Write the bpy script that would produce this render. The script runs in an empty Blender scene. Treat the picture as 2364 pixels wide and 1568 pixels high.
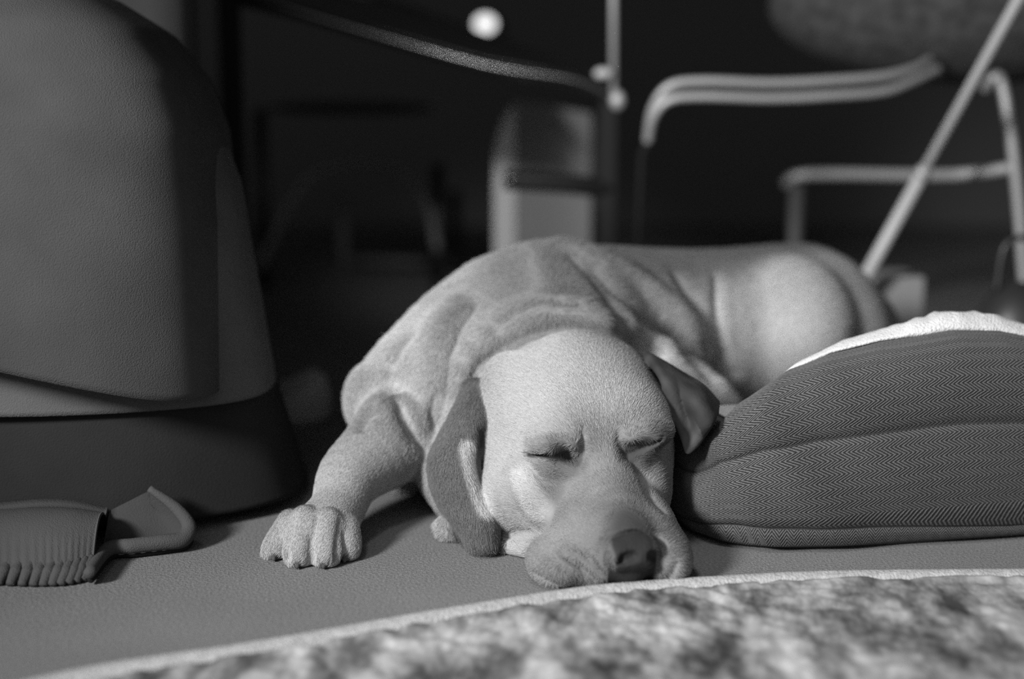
import bpy, math, random
import numpy as np
from mathutils import Vector, Matrix

# ---------------------------------------------------------------- camera, world, light, exposure
SC = bpy.context.scene
COL = SC.collection
H = 0.38
FPX = 3283.0
PITCH = math.atan(564.0 / FPX)
cam_data = bpy.data.cameras.new('camera')
cam = bpy.data.objects.new('camera', cam_data)
COL.objects.link(cam)
cam.location = (0, 0, H)
cam.rotation_euler = (math.pi / 2 - PITCH, 0, 0)
cam_data.sensor_width = 36.0
cam_data.lens = 50.0
cam_data.clip_start = 0.02
cam_data.dof.use_dof = True
cam_data.dof.focus_distance = 1.17
cam_data.dof.aperture_fstop = 1.8
SC.camera = cam

world = bpy.data.worlds.new('world')
SC.world = world
world.use_nodes = True
bg = world.node_tree.nodes['Background']
bg.inputs[0].default_value = (0.9, 0.9, 0.9, 1)
bg.inputs[1].default_value = 0.50

def lamp(kind, name, loc, target, energy, **kw):
    d = bpy.data.lights.new(name, kind)
    o = bpy.data.objects.new(name, d)
    COL.objects.link(o)
    o.location = loc
    o.rotation_euler = (Vector(target) - Vector(loc)).to_track_quat('-Z', 'Y').to_euler()
    d.energy = energy
    for k, v in kw.items():
        setattr(d, k, v)
    return o

# daylight falling in through the doorway behind and to the left of the photographer
lamp('SPOT', 'doorway_daylight', (-1.38, -0.42, 1.12), (0.30, 1.50, 0.12), 400,
     spot_size=math.radians(40), spot_blend=1.0, shadow_soft_size=0.20)
lamp('SPOT', 'high_daylight', (-0.45, 0.25, 2.10), (0.34, 0.99, 0.0), 75,
     spot_size=math.radians(33), spot_blend=1.0, shadow_soft_size=0.20)
lamp('SPOT', 'added_crate_spot', (0.02, 0.40, 1.05), (0.03, 2.45, 0.22), 58, spot_size=math.radians(20), spot_blend=0.9, shadow_soft_size=0.1)  # added spot without a visible source, brightens the crate
lamp('AREA', 'soft_daylight', (-0.5, -0.9, 1.9), (0.1, 1.4, 0.1), 4.0, size=1.6)

SC.cycles.use_denoising = False   # keep the picture's fine grain
SC.view_settings.view_transform = 'Standard'
SC.view_settings.look = 'None'
SC.view_settings.gamma = 1.0
SC.view_settings.exposure = 0.0
SC.view_settings.use_curve_mapping = False

# ---------------------------------------------------------------- helpers
FW = np.array([0, math.cos(PITCH), -math.sin(PITCH)])
UP = np.array([0, math.sin(PITCH), math.cos(PITCH)])
CAM = np.array([0, 0, H])

def ray(px, py):
    return FW * FPX + np.array([1.0, 0, 0]) * (px - 1182.0) - UP * (py - 784.0)

def W(px, py, Y):
    """the point at distance Y into the room that the photograph shows at (px, py)"""
    d = ray(px, py)
    return CAM + d * (Y / d[1])

def G(px, py, z=0.0):
    """the point at height z that the photograph shows at (px, py)"""
    d = ray(px, py)
    return CAM + d * ((z - H) / d[2])

def catmull(pts, n=8):
    P = np.array(pts, float)
    if len(P) < 3:
        t = np.linspace(0, 1, n + 1)[:, None]
        return P[0] * (1 - t) + P[-1] * t
    Q = np.vstack([2 * P[0] - P[1], P, 2 * P[-1] - P[-2]])
    out = []
    for i in range(1, len(Q) - 2):
        p0, p1, p2, p3 = Q[i - 1:i + 3]
        for t in np.arange(n) / n:
            out.append(0.5 * ((2 * p1) + (-p0 + p2) * t + (2 * p0 - 5 * p1 + 4 * p2 - p3) * t * t + (-p0 + 3 * p1 - 3 * p2 + p3) * t ** 3))
    out.append(P[-1])
    return np.array(out)

def mesh_obj(name, verts, faces, mat=None, parent=None, smooth=True, attr=None):
    me = bpy.data.meshes.new(name)
    me.from_pydata([tuple(map(float, v)) for v in verts], [], [tuple(map(int, f)) for f in faces])
    me.validate()
    if smooth:
        me.polygons.foreach_set('use_smooth', [True] * len(me.polygons))
    if mat: me.materials.append(mat)
    me.update()
    o = bpy.data.objects.new(name, me)
    COL.objects.link(o)
    if parent: o.parent = parent
    return o

def thing(name, label, cat, group=None, loc=(0, 0, 0)):
    o = bpy.data.objects.new(name, None)
    COL.objects.link(o)
    o.location = loc
    o['label'] = label; o['category'] = cat
    if group: o['group'] = group
    return o

def tag(o, label, cat, group=None, kind=None):
    o['label'] = label; o['category'] = cat
    if group: o['group'] = group
    if kind: o['kind'] = kind
    return o

class MB:
    """collects shapes into ONE mesh"""
    def __init__(s): s.v = []; s.f = []
    def add(s, v, f):
        b = len(s.v)
        s.v += [tuple(x) for x in v]
        s.f += [tuple(i + b for i in q) for q in f]
        return s
    def tube(s, pts, r, n=12, cap=True, sub=8, smooth=True, flat=1.0):
        P = catmull(pts, sub) if smooth and len(pts) > 2 else np.array(pts, float)
        m = len(P)
        R = np.interp(np.linspace(0, 1, m), np.linspace(0, 1, len(r)), r) if hasattr(r, '__len__') else np.full(m, r)
        T = np.gradient(P, axis=0)
        T /= np.linalg.norm(T, axis=1)[:, None] + 1e-12
        ref = np.array([0, 0, 1.0]) if abs(T[0][2]) < 0.9 else np.array([1.0, 0, 0])
        N = np.cross(T[0], ref); N /= np.linalg.norm(N)
        v = []
        for i in range(m):
            N = N - T[i] * N.dot(T[i]); N /= np.linalg.norm(N)
            B = np.cross(T[i], N)
            for k in range(n):
                a = 2 * math.pi * k / n
                v.append(P[i] + R[i] * (math.cos(a) * N + flat * math.sin(a) * B))
        f = [(i * n + k, i * n + (k + 1) % n, (i + 1) * n + (k + 1) % n, (i + 1) * n + k) for i in range(m - 1) for k in range(n)]
        if cap:
            f.append(tuple(range(n))[::-1]); f.append(tuple((m - 1) * n + k for k in range(n)))
        return s.add(v, f)
    def box(s, c, size, R=None, bev=0.0):
        """a box with chamfered edges"""
        c = np.array(c, float); h = np.array(size, float) / 2
        R = np.eye(3) if R is None else np.array(R)
        b = min(bev, h.min() * 0.9)
        v = []; 
        import bmesh
        bm = bmesh.new()
        bmesh.ops.create_cube(bm, size=2.0)
        for q in bm.verts: q.co = Vector((q.co.x * h[0], q.co.y * h[1], q.co.z * h[2]))
        if b > 0: bmesh.ops.bevel(bm, geom=bm.edges[:], offset=b, segments=2, affect='EDGES', profile=0.6)
        bm.verts.index_update()
        v = [c + R @ np.array(q.co) for q in bm.verts]
        f = [tuple(q.index for q in p.verts) for p in bm.faces]
        bm.free()
        return s.add(v, f)
    def ell(s, c, r, R=None, nu=20, nv=12, zmin=None):
        c = np.array(c, float); r = np.array(r, float); R = np.eye(3) if R is None else np.array(R)
        v = [c + R @ (r * np.array([0, 0, 1.0]))]
        for j in range(1, nv):
            t = math.pi * j / nv
            for i in range(nu):
                a = 2 * math.pi * i / nu
                v.append(c + R @ (r * np.array([math.sin(t) * math.cos(a), math.sin(t) * math.sin(a), math.cos(t)])))
        v.append(c + R @ (r * np.array([0, 0, -1.0])))
        f = [(0, 1 + i, 1 + (i + 1) % nu) for i in range(nu)]
        for j in range(nv - 2):
            for i in range(nu):
                a = 1 + j * nu + i; b = 1 + j * nu + (i + 1) % nu
                f.append((a, a + nu, b + nu, b))
        L = len(v) - 1; o = 1 + (nv - 2) * nu
        f += [(L, o + (i + 1) % nu, o + i) for i in range(nu)]
        if zmin is not None: v = [np.array([q[0], q[1], max(q[2], zmin)]) for q in v]
        return s.add(v, f)
    def build(s, name, mat, parent=None, smooth=True, loc=None):
        o = mesh_obj(name, s.v, s.f, mat, parent, smooth)
        return o

def rotz(a):
    c, s_ = math.cos(a), math.sin(a)
    return np.array([[c, -s_, 0], [s_, c, 0], [0, 0, 1]])

# ---------------------------------------------------------------- materials
def new_mat(name):
    m = bpy.data.materials.new(name); m.use_nodes = True
    nt = m.node_tree
    return m, nt, nt.nodes['Principled BSDF']

def gray(v): return (v, v, v, 1)

def plain(name, v, rough=0.6, metal=0.0, bump=0.0, scale=200.0, var=0.0, vscale=30.0, spec=0.5, coat=0):
    m, nt, b = new_mat(name)
    b.inputs['Base Color'].default_value = gray(v)
    b.inputs['Roughness'].default_value = rough
    b.inputs['Metallic'].default_value = metal
    b.inputs['Specular IOR Level'].default_value = spec
    if coat: b.inputs['Coat Weight'].default_value = coat
    tc = nt.nodes.new('ShaderNodeTexCoord')
    if var:
        n = nt.nodes.new('ShaderNodeTexNoise'); n.inputs['Scale'].default_value = vscale; n.inputs['Detail'].default_value = 6
        nt.links.new(tc.outputs['Object'], n.inputs['Vector'])
        r = nt.nodes.new('ShaderNodeMapRange')
        r.inputs['From Min'].default_value = 0.3; r.inputs['From Max'].default_value = 0.7
        r.inputs['To Min'].default_value = v * (1 - var); r.inputs['To Max'].default_value = v * (1 + var)
        nt.links.new(n.outputs['Fac'], r.inputs['Value'])
        nt.links.new(r.outputs['Result'], b.inputs['Base Color'])
    if bump:
        n = nt.nodes.new('ShaderNodeTexNoise'); n.inputs['Scale'].default_value = scale; n.inputs['Detail'].default_value = 4
        nt.links.new(tc.outputs['Object'], n.inputs['Vector'])
        bp = nt.nodes.new('ShaderNodeBump'); bp.inputs['Strength'].default_value = bump; bp.inputs['Distance'].default_value = 0.002
        nt.links.new(n.outputs['Fac'], bp.inputs['Height'])
        nt.links.new(bp.outputs['Normal'], b.inputs['Normal'])
    return m

def M_math(nt, op, a, b=None):
    n = nt.nodes.new('ShaderNodeMath'); n.operation = op
    for i, x in enumerate((a, b)):
        if x is None: continue
        if isinstance(x, (int, float)): n.inputs[i].default_value = x
        else: nt.links.new(x, n.inputs[i])
    return n.outputs[0]

#@@SDF
# ---------------------------------------------------------------- a voxel sculpting field (for the dog)
def axis(a, b, segs):
    """segs: list of (upto, step)"""
    out = [a]
    for upto, st in segs:
        while out[-1] < upto - 1e-9: out.append(out[-1] + st)
    return np.array(out, np.float32)

class Field:
    def __init__(s, xs, ys, zs):
        s.ax = [xs, ys, zs]
        s.D = np.full((len(xs), len(ys), len(zs)), 0.2, np.float32)
    def block(s, lo, hi):
        sl = []
        for a in range(3):
            i0 = max(0, int(np.searchsorted(s.ax[a], lo[a])) - 1)
            i1 = min(len(s.ax[a]), int(np.searchsorted(s.ax[a], hi[a])) + 1)
            if i1 <= i0: return None, None
            sl.append(slice(i0, i1))
        g = (s.ax[0][sl[0]][:, None, None], s.ax[1][sl[1]][None, :, None], s.ax[2][sl[2]][None, None, :])
        return tuple(sl), g
    @staticmethod
    def smin(a, b, k):
        if k <= 0: return np.minimum(a, b)
        h = np.maximum(k - np.abs(a - b), 0) / k
        return np.minimum(a, b) - h * h * h * k / 6.0
    def put(s, sl, d, k, sub=False):
        if sub: s.D[sl] = -s.smin(-s.D[sl], d, k)
        else: s.D[sl] = s.smin(s.D[sl], d, k)
    def ell(s, c, r, R=None, k=0.01, sub=False):
        c = np.array(c, float); r = np.array(r, float)
        R = np.eye(3) if R is None else np.array(R)   # columns: local axes
        ext = np.sqrt(((R * r) ** 2).sum(1)) + k + 0.012
        sl, g = s.block(c - ext, c + ext)
        if sl is None: return
        dx, dy, dz = g[0] - c[0], g[1] - c[1], g[2] - c[2]
        L = [dx * R[0, i] + dy * R[1, i] + dz * R[2, i] for i in range(3)]
        k0 = np.sqrt(sum((L[i] / r[i]) ** 2 for i in range(3)))
        k1 = np.sqrt(sum((L[i] / r[i] ** 2) ** 2 for i in range(3))) + 1e-6
        s.put(sl, (k0 * (k0 - 1.0) / k1).astype(np.float32), k, sub)
    def cone(s, a, b, ra, rb, k=0.01, sub=False):
        a = np.array(a, float); b = np.array(b, float)
        m = max(ra, rb) + k + 0.012
        sl, g = s.block(np.minimum(a, b) - m, np.maximum(a, b) + m)
        if sl is None: return
        ab = b - a; L2 = ab.dot(ab) + 1e-12
        px, py, pz = g[0] - a[0], g[1] - a[1], g[2] - a[2]
        t = np.clip((px * ab[0] + py * ab[1] + pz * ab[2]) / L2, 0, 1)
        d = np.sqrt((px - t * ab[0]) ** 2 + (py - t * ab[1]) ** 2 + (pz - t * ab[2]) ** 2) - (ra + (rb - ra) * t)
        s.put(sl, d.astype(np.float32), k, sub)
    def chain(s, pts, rad, k=0.01, sub=False, n=4):
        """a swept smooth tube; its own segments join first, then it joins the field with k"""
        P = np.array(pts, float)
        rad = np.full(len(P), rad) if not hasattr(rad, '__len__') else np.array(rad, float)
        Q = catmull(np.hstack([P, rad[:, None]]), n) if len(P) > 2 else np.hstack([P, rad[:, None]])
        m = rad.max() + k + 0.012
        sl, g = s.block(Q[:, :3].min(0) - m, Q[:, :3].max(0) + m)
        if sl is None: return
        loc = Field.__new__(Field)
        loc.ax = [s.ax[i][sl[i]] for i in range(3)]
        loc.D = np.full([len(x) for x in loc.ax], 0.2, np.float32)
        for i in range(len(Q) - 1):
            loc.cone(Q[i, :3], Q[i + 1, :3], Q[i, 3], Q[i + 1, 3], 0.0 if len(Q) < 3 else 0.002)
        s.put(sl, loc.D, k, sub)
    def sheet(s, rows, th, k=0.006, nu=5, nv=14, carve=None):
        """a flap given by rows of points; th = thickness radius per row"""
        rows = [catmull(r, nu) for r in rows]
        A = np.array(rows)                                  # rows x m x 3
        cols = [catmull(A[:, j], nv) for j in range(A.shape[1])]
        B = np.array(cols)                                  # m x n x 3
        T = np.interp(np.linspace(0, 1, B.shape[1]), np.linspace(0, 1, len(th)), th)
        m = max(th) + k + 0.012
        sl, g = s.block(B.reshape(-1, 3).min(0) - m, B.reshape(-1, 3).max(0) + m)
        loc = Field.__new__(Field)
        loc.ax = [s.ax[i][sl[i]] for i in range(3)]
        loc.D = np.full([len(x) for x in loc.ax], 0.2, np.float32)
        M_ = B.shape[0]
        for i in range(B.shape[0]):
            e = min(i, M_ - 1 - i) / (M_ * 0.5)
            for j in range(B.shape[1]):
                rr = T[j] * (0.62 + 0.38 * min(1, e * 3))
                p = B[i, j]; lo = p - rr - 0.008; hi = p + rr + 0.008
                s2, g2 = loc.block(lo, hi)
                if s2 is None: continue
                d = np.sqrt((g2[0] - p[0]) ** 2 + (g2[1] - p[1]) ** 2 + (g2[2] - p[2]) ** 2) - rr
                loc.D[s2] = np.minimum(loc.D[s2], d)
        s.put(sl, loc.D, k)
        return B
    def at(s, P):
        P = np.atleast_2d(P)
        idx = []
        fr = []
        for a in range(3):
            x = np.clip(P[:, a], s.ax[a][0], s.ax[a][-1] - 1e-6)
            i = np.clip(np.searchsorted(s.ax[a], x) - 1, 0, len(s.ax[a]) - 2)
            idx.append(i); fr.append((x - s.ax[a][i]) / (s.ax[a][i + 1] - s.ax[a][i]))
        o = 0
        for cx in (0, 1):
            for cy in (0, 1):
                for cz in (0, 1):
                    w = (fr[0] if cx else 1 - fr[0]) * (fr[1] if cy else 1 - fr[1]) * (fr[2] if cz else 1 - fr[2])
                    o = o + w * s.D[idx[0] + cx, idx[1] + cy, idx[2] + cz]
        return o
    def surf(s, px, py, Y0=0.99, Y1=1.9, off=0.0):
        """where the line of sight through (px, py) meets the sculpted surface"""
        Ys = np.arange(Y0, Y1, 0.0015)
        P = np.array([W(px, py, Y) for Y in Ys])
        d = s.at(P)
        i = np.argmax(d < 0)
        if d[i] >= 0: i = int(np.argmin(d))
        p = P[i]
        u = ray(px, py); u /= np.linalg.norm(u)
        return p + u * off
    def line(s, pp, r, k, sub=True, off=0.0, Y0=0.99, n=4):
        pts = [s.surf(x, y, Y0, off=off) for x, y in catmull(np.array(pp, float), 3)] if len(pp) > 2 else [s.surf(x, y, Y0, off=off) for x, y in pp]
        s.chain(pts, np.interp(np.linspace(0, 1, len(pts)), np.linspace(0, 1, len(r)), r) if hasattr(r, '__len__') else r, k, sub, n=2)
    def mesh(s, smooth_iter=1):
        D = s.D
        ins = D < 0
        nx, ny, nz = D.shape
        cnt = np.zeros((nx - 1, ny - 1, nz - 1), np.int8)
        for cx in (0, 1):
            for cy in (0, 1):
                for cz in (0, 1):
                    cnt += ins[cx:nx - 1 + cx, cy:ny - 1 + cy, cz:nz - 1 + cz]
        act = (cnt > 0) & (cnt < 8)
        I, J, K = np.nonzero(act)
        vid = np.full(act.shape, -1, np.int32); vid[I, J, K] = np.arange(len(I))
        corners = [(a, b, c) for a in (0, 1) for b in (0, 1) for c in (0, 1)]
        val = {c: D[I + c[0], J + c[1], K + c[2]] for c in corners}
        acc = np.zeros((len(I), 3)); n = np.zeros(len(I))
        for a in range(3):
            for c in corners:
                if c[a]: continue
                c2 = list(c); c2[a] = 1; c2 = tuple(c2)
                v0, v1 = val[c], val[c2]
                m = (v0 < 0) != (v1 < 0)
                t = np.where(m, v0 / np.where(m, v0 - v1, 1), 0)
                for q in range(3):
                    acc[:, q] += np.where(m, t if q == a else c[q], 0)
                n += m
        fr = acc / n[:, None]
        V = np.stack([s.ax[q][[I, J, K][q]] + fr[:, q] * (s.ax[q][np.minimum([I, J, K][q] + 1, len(s.ax[q]) - 1)] - s.ax[q][[I, J, K][q]]) for q in range(3)], 1)
        F = []
        for a in range(3):
            b, c = (a + 1) % 3, (a + 2) % 3
            sl0 = [slice(1, -1)] * 3; sl1 = [slice(1, -1)] * 3
            sl0[a] = slice(0, D.shape[a] - 1); sl1[a] = slice(1, D.shape[a])
            A0, A1 = ins[tuple(sl0)], ins[tuple(sl1)]
            m = A0 != A1
            idx = list(np.nonzero(m))
            flip = A1[tuple(idx)]
            g = [idx[q] + (0 if q == a else 1) for q in range(3)]
            def cell(db, dc):
                h = [x.copy() for x in g]; h[b] = h[b] - db; h[c] = h[c] - dc
                return vid[h[0], h[1], h[2]]
            q = np.stack([cell(1, 1), cell(0, 1), cell(0, 0), cell(1, 0)], 1)
            q[flip] = q[flip][:, ::-1]
            F.append(q)
        F = np.vstack(F)
        F = F[(F >= 0).all(1)]
        E = np.vstack([F[:, [0, 1]], F[:, [1, 2]], F[:, [2, 3]], F[:, [3, 0]]])
        for _ in range(smooth_iter):
            S = np.zeros_like(V); C = np.zeros(len(V))
            for q in range(3):
                S[:, q] = np.bincount(E[:, 0], V[E[:, 1], q], len(V)) + np.bincount(E[:, 1], V[E[:, 0], q], len(V))
            C = np.bincount(E[:, 0], minlength=len(V)) + np.bincount(E[:, 1], minlength=len(V))
            V = V * 0.5 + 0.5 * S / np.maximum(C, 1)[:, None]
        return V, F

def np_mesh(name, V, F, mat, parent=None, attrs=None):
    me = bpy.data.meshes.new(name)
    me.vertices.add(len(V)); me.vertices.foreach_set('co', V.astype(np.float32).ravel())
    me.loops.add(F.size); me.loops.foreach_set('vertex_index', F.astype(np.int32).ravel())
    me.polygons.add(len(F)); me.polygons.foreach_set('loop_start', np.arange(0, F.size, 4, dtype=np.int32))
    me.polygons.foreach_set('use_smooth', np.ones(len(F), bool))
    me.update(calc_edges=True)
    for k_, v_ in (attrs or {}).items():
        a = me.attributes.new(k_, 'FLOAT', 'POINT'); a.data.foreach_set('value', v_.astype(np.float32))
    me.materials.append(mat)
    o = bpy.data.objects.new(name, me); COL.objects.link(o)
    if parent: o.parent = parent
    return o

_rng = np.random.RandomState(5)
_lat = _rng.rand(32, 32, 32)
def vnoise(P, scale, seed=0):
    q = P * scale + seed * 7.31
    i = np.floor(q).astype(int); f = q - i; f = f * f * (3 - 2 * f)
    o = 0
    for a in (0, 1):
        for b in (0, 1):
            for c in (0, 1):
                w = (f[:, 0] if a else 1 - f[:, 0]) * (f[:, 1] if b else 1 - f[:, 1]) * (f[:, 2] if c else 1 - f[:, 2])
                o = o + w * _lat[(i[:, 0] + a) % 32, (i[:, 1] + b) % 32, (i[:, 2] + c) % 32]
    return o

def sstep(a, b, x):
    t = np.clip((x - a) / (b - a), 0, 1)
    return t * t * (3 - 2 * t)

#@@DOG
# ---------------------------------------------------------------- the dog
HQ = 1.5e-3
F_ = Field(axis(-0.23, 0, [(0.19, HQ), (0.60, 0.003)]),
           axis(0.985, 0, [(1.33, HQ), (1.93, 0.003)]),
           axis(-0.006, 0, [(0.18, HQ), (0.30, 0.003)]))

# head frame
EY = W(1387, 1043, 1.150)
yaw, hp, hr = math.radians(10), math.radians(15), math.radians(3.5)
hf = np.array([math.sin(yaw) * math.cos(hp), -math.cos(yaw) * math.cos(hp), -math.sin(hp)])
hs = np.array([math.cos(yaw), math.sin(yaw), 0.0])
hu = np.cross(hs, hf); hu = -hu if hu[2] < 0 else hu
hs2 = hs * math.cos(hr) + hu * math.sin(hr); hu2 = hu * math.cos(hr) - hs * math.sin(hr)
HR = np.stack([hf, hs2, hu2], 1)
def h(f, s, u): return EY + HR @ np.array([f, s, u])
def hell(c, r, k=0.01, sub=False, yaw=0.0, pit=0.0, rol=0.0):
    cy, sy, cp, sp, cr, sr = math.cos(yaw), math.sin(yaw), math.cos(pit), math.sin(pit), math.cos(rol), math.sin(rol)
    Rz = np.array([[cy, -sy, 0], [sy, cy, 0], [0, 0, 1]]); Ry = np.array([[cp, 0, -sp], [0, 1, 0], [sp, 0, cp]])
    Rx = np.array([[1, 0, 0], [0, cr, -sr], [0, sr, cr]])
    F_.ell(h(*c), r, HR @ Rz @ Ry @ Rx, k, sub)
def hchain(pts, rad, k=0.01, sub=False, n=4): F_.chain([h(*p) for p in pts], rad, k, sub, n)

# torso
F_.chain([W(1265, 805, 1.42), W(1370, 797, 1.46), W(1510, 792, 1.52), W(1660, 788, 1.57), W(1830, 778, 1.64)], [0.104, 0.103, 0.101, 0.102, 0.108], 0.02)
F_.chain([np.array([0.05, 1.40, 0.08]), np.array([0.2, 1.55, 0.08]), np.array([0.34, 1.64, 0.08])], [0.09, 0.09, 0.09], 0.02)
F_.ell(W(1925, 800, 1.70), (0.080, 0.085, 0.086), None, 0.03)
# left thigh, seen side-on above the bed
F_.ell(W(1806, 772, 1.556), (0.079, 0.088, 0.087), None, 0.022)
F_.ell(W(1880, 790, 1.600), (0.085, 0.085, 0.085), None, 0.02)
# chest and neck
F_.ell(W(1130, 910, 1.35), (0.082, 0.08, 0.095), None, 0.03)
F_.chain([W(1275, 790, 1.40), W(1295, 865, 1.33), W(1310, 945, 1.28)], [0.098, 0.084, 0.068], 0.03)
F_.chain([W(975, 880, 1.33), W(1035, 1040, 1.285), W(1085, 1170, 1.235)], [0.050, 0.040, 0.026], 0.03)
F_.chain([W(1140, 1050, 1.27), W(1200, 1150, 1.22)], [0.06, 0.045], 0.02)
F_.ell([-0.112, 1.360, 0.035], (0.040, 0.050, 0.046), None, 0.02)
F_.ell([-0.095, 1.425, 0.060], (0.060, 0.075, 0.075), None, 0.03)
F_.ell([-0.02, 1.36, 0.05], (0.070, 0.075, 0.065), None, 0.03)
# dog's right shoulder, upper arm and elbow
F_.chain([W(1150, 735, 1.40), W(1040, 805, 1.37), W(895, 915, 1.33)], [0.060, 0.053, 0.036], 0.02)
F_.ell(W(868, 925, 1.325), (0.029, 0.035, 0.036), None, 0.012)
# forearm
F_.chain([W(940, 985, 1.30), W(880, 1040, 1.255), W(810, 1100, 1.215), W(783, 1165, 1.185), W(762, 1205, 1.165)], [0.048, 0.036, 0.0285, 0.0235, 0.024], 0.012)
# paw
F_.ell(W(735, 1228, 1.150), (0.030, 0.032, 0.0215), None, 0.012)
toes = [((672, 1205, 1.158), (642, 1262, 1.143), (638, 1282, 1.138), 0.0115),
        ((705, 1200, 1.145), (692, 1270, 1.122), (692, 1290, 1.120), 0.0130),
        ((757, 1205, 1.143), (752, 1272, 1.120), (752, 1290, 1.120), 0.0130),
        ((800, 1215, 1.152), (800, 1262, 1.135), (799, 1278, 1.133), 0.0115)]
for a, b, c, r in toes:
    F_.chain([W(*a), W(*b), W(*c)], [r * 0.95, r * 1.05, r * 0.8], 0.003)
# left foreleg tucked under the head
F_.chain([W(1180, 1190, 1.20), W(1100, 1215, 1.19), W(1040, 1215, 1.185)], [0.022, 0.017, 0.013], 0.01)

# skull
hell((-0.080, 0, 0.000), (0.082, 0.073, 0.064), 0.008)
hell((-0.050, 0, -0.004), (0.070, 0.066, 0.056), 0.02)
hell((-0.028, -0.026, 0.008), (0.045, 0.040, 0.040), 0.02)
hell((-0.028, 0.026, 0.008), (0.045, 0.040, 0.040), 0.02)
# cheeks
hell((-0.062, -0.056, -0.030), (0.055, 0.039, 0.052), 0.02)
hell((-0.060, -0.045, 0.010), (0.050, 0.036, 0.040), 0.02)
hell((-0.085, -0.060, 0.018), (0.045, 0.026, 0.032), 0.02)
hell((-0.062, 0.046, -0.032), (0.055, 0.030, 0.045), 0.02)
hell((-0.022, -0.047, -0.038), (0.052, 0.033, 0.042), 0.02)
hell((-0.020, 0.040, -0.040), (0.050, 0.024, 0.036), 0.02)
# brows
hell((0.002, -0.037, 0.017), (0.022, 0.024, 0.012), 0.012)
hell((0.002, 0.037, 0.017), (0.022, 0.024, 0.012), 0.012)
# muzzle
hchain([(-0.010, 0, -0.022), (0.040, 0, -0.030), (0.092, 0, -0.037)], [0.034, 0.028, 0.025], 0.02)
hell((0.055, -0.024, -0.046), (0.050, 0.027, 0.030), 0.018)
hell((0.055, 0.024, -0.046), (0.050, 0.027, 0.030), 0.018)
hell((0.080, -0.024, -0.050), (0.026, 0.026, 0.022), 0.012)
hell((0.080, 0.024, -0.050), (0.026, 0.026, 0.022), 0.012)
# flews spreading on the floor
hell((0.045, -0.036, -0.062), (0.042, 0.020, 0.017), 0.014, yaw=0.15)
hell((0.045, 0.036, -0.062), (0.042, 0.020, 0.017), 0.014, yaw=-0.15)
# lower jaw and throat
hchain([(-0.09, 0, -0.06), (-0.03, 0, -0.068), (0.05, 0, -0.068)], [0.045, 0.03, 0.018], 0.02)
F_.chain([W(1140, 1262, 1.165), W(1230, 1265, 1.14)], [0.011, 0.012], 0.006)
F_.ell(W(1292, 1292, 1.085), (0.027, 0.035, 0.021), None, 0.014)
F_.ell(W(1545, 1290, 1.085), (0.018, 0.030, 0.021), None, 0.014)
F_.ell(W(1180, 1140, 1.170), (0.0255, 0.03, 0.036), None, 0.016)
# cheek bulge under the eye, eyelids
F_.line([(1195, 1095), (1222, 1130), (1250, 1180)], [0.008, 0.012, 0.008], 0.022, False, off=0.006)
F_.line([(1225, 1032), (1265, 1026), (1310, 1030)], [0.004, 0.007, 0.005], 0.008, False, off=0.002)
F_.line([(1225, 1070), (1270, 1076), (1315, 1078)], [0.003, 0.006, 0.003], 0.014, False, off=0.004)
F_.line([(1465, 1015), (1500, 996), (1530, 988)], [0.003, 0.005, 0.003], 0.010, False, off=0.004)
# nose pad
hell((0.104, 0.0, -0.031), (0.0180, 0.0220, 0.0150), 0.0035)
hell((0.107, -0.010, -0.030), (0.0150, 0.0115, 0.0125), 0.004)
hell((0.107, 0.010, -0.030), (0.0150, 0.0115, 0.0125), 0.004)
hell((0.104, 0.0, -0.045), (0.013, 0.014, 0.014), 0.004)
#@@EARS
ear_r = [
 [(1078, 890, 1.262), (1092, 882, 1.246), (1106, 884, 1.232), (1120, 896, 1.222)],
 [(1052, 950, 1.240), (1070, 948, 1.210), (1095, 950, 1.194), (1116, 965, 1.193)],
 [(1022, 1005, 1.225), (1048, 1003, 1.190), (1080, 1005, 1.178), (1106, 1022, 1.186)],
 [(998, 1058, 1.215), (1022, 1060, 1.178), (1062, 1060, 1.165), (1100, 1075, 1.176)],
 [(999, 1112, 1.210), (1026, 1115, 1.168), (1068, 1118, 1.154), (1108, 1125, 1.168)],
 [(1020, 1165, 1.200), (1048, 1172, 1.160), (1088, 1172, 1.147), (1126, 1170, 1.160)],
 [(1055, 1212, 1.185), (1078, 1220, 1.150), (1112, 1220, 1.138), (1143, 1215, 1.149)],
 [(1082, 1255, 1.160), (1098, 1258, 1.142), (1124, 1258, 1.136), (1146, 1252, 1.145)],
]
EARR = F_.sheet([[W(*p) for p in r] for r in ear_r], [0.004, 0.006, 0.0055, 0.005, 0.005, 0.005, 0.005, 0.005], 0.008, nu=12)
ear_l = [
 [(1490, 815, 1.235), (1510, 840, 1.212), (1530, 870, 1.192), (1546, 905, 1.185)],
 [(1530, 840, 1.232), (1545, 870, 1.200), (1553, 905, 1.182), (1560, 945, 1.180)],
 [(1578, 868, 1.228), (1585, 905, 1.182), (1578, 945, 1.183), (1570, 985, 1.172)],
 [(1620, 893, 1.215), (1618, 935, 1.165), (1600, 975, 1.175), (1580, 1015, 1.166)],
 [(1655, 930, 1.205), (1638, 970, 1.155), (1615, 1005, 1.160), (1588, 1042, 1.160)],
]
EARL = F_.sheet([[W(*p) for p in r] for r in ear_l], [0.004, 0.006, 0.0055, 0.005, 0.005], 0.007, nu=12)

F_.ell(W(1552, 912, 1.200), (0.009, 0.018, 0.013), None, 0.010)
#@@CARVE
# floor contact
zz = F_.ax[2][None, None, :]
F_.D = np.maximum(F_.D, -zz + 0.0008 + np.zeros_like(F_.D))
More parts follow.
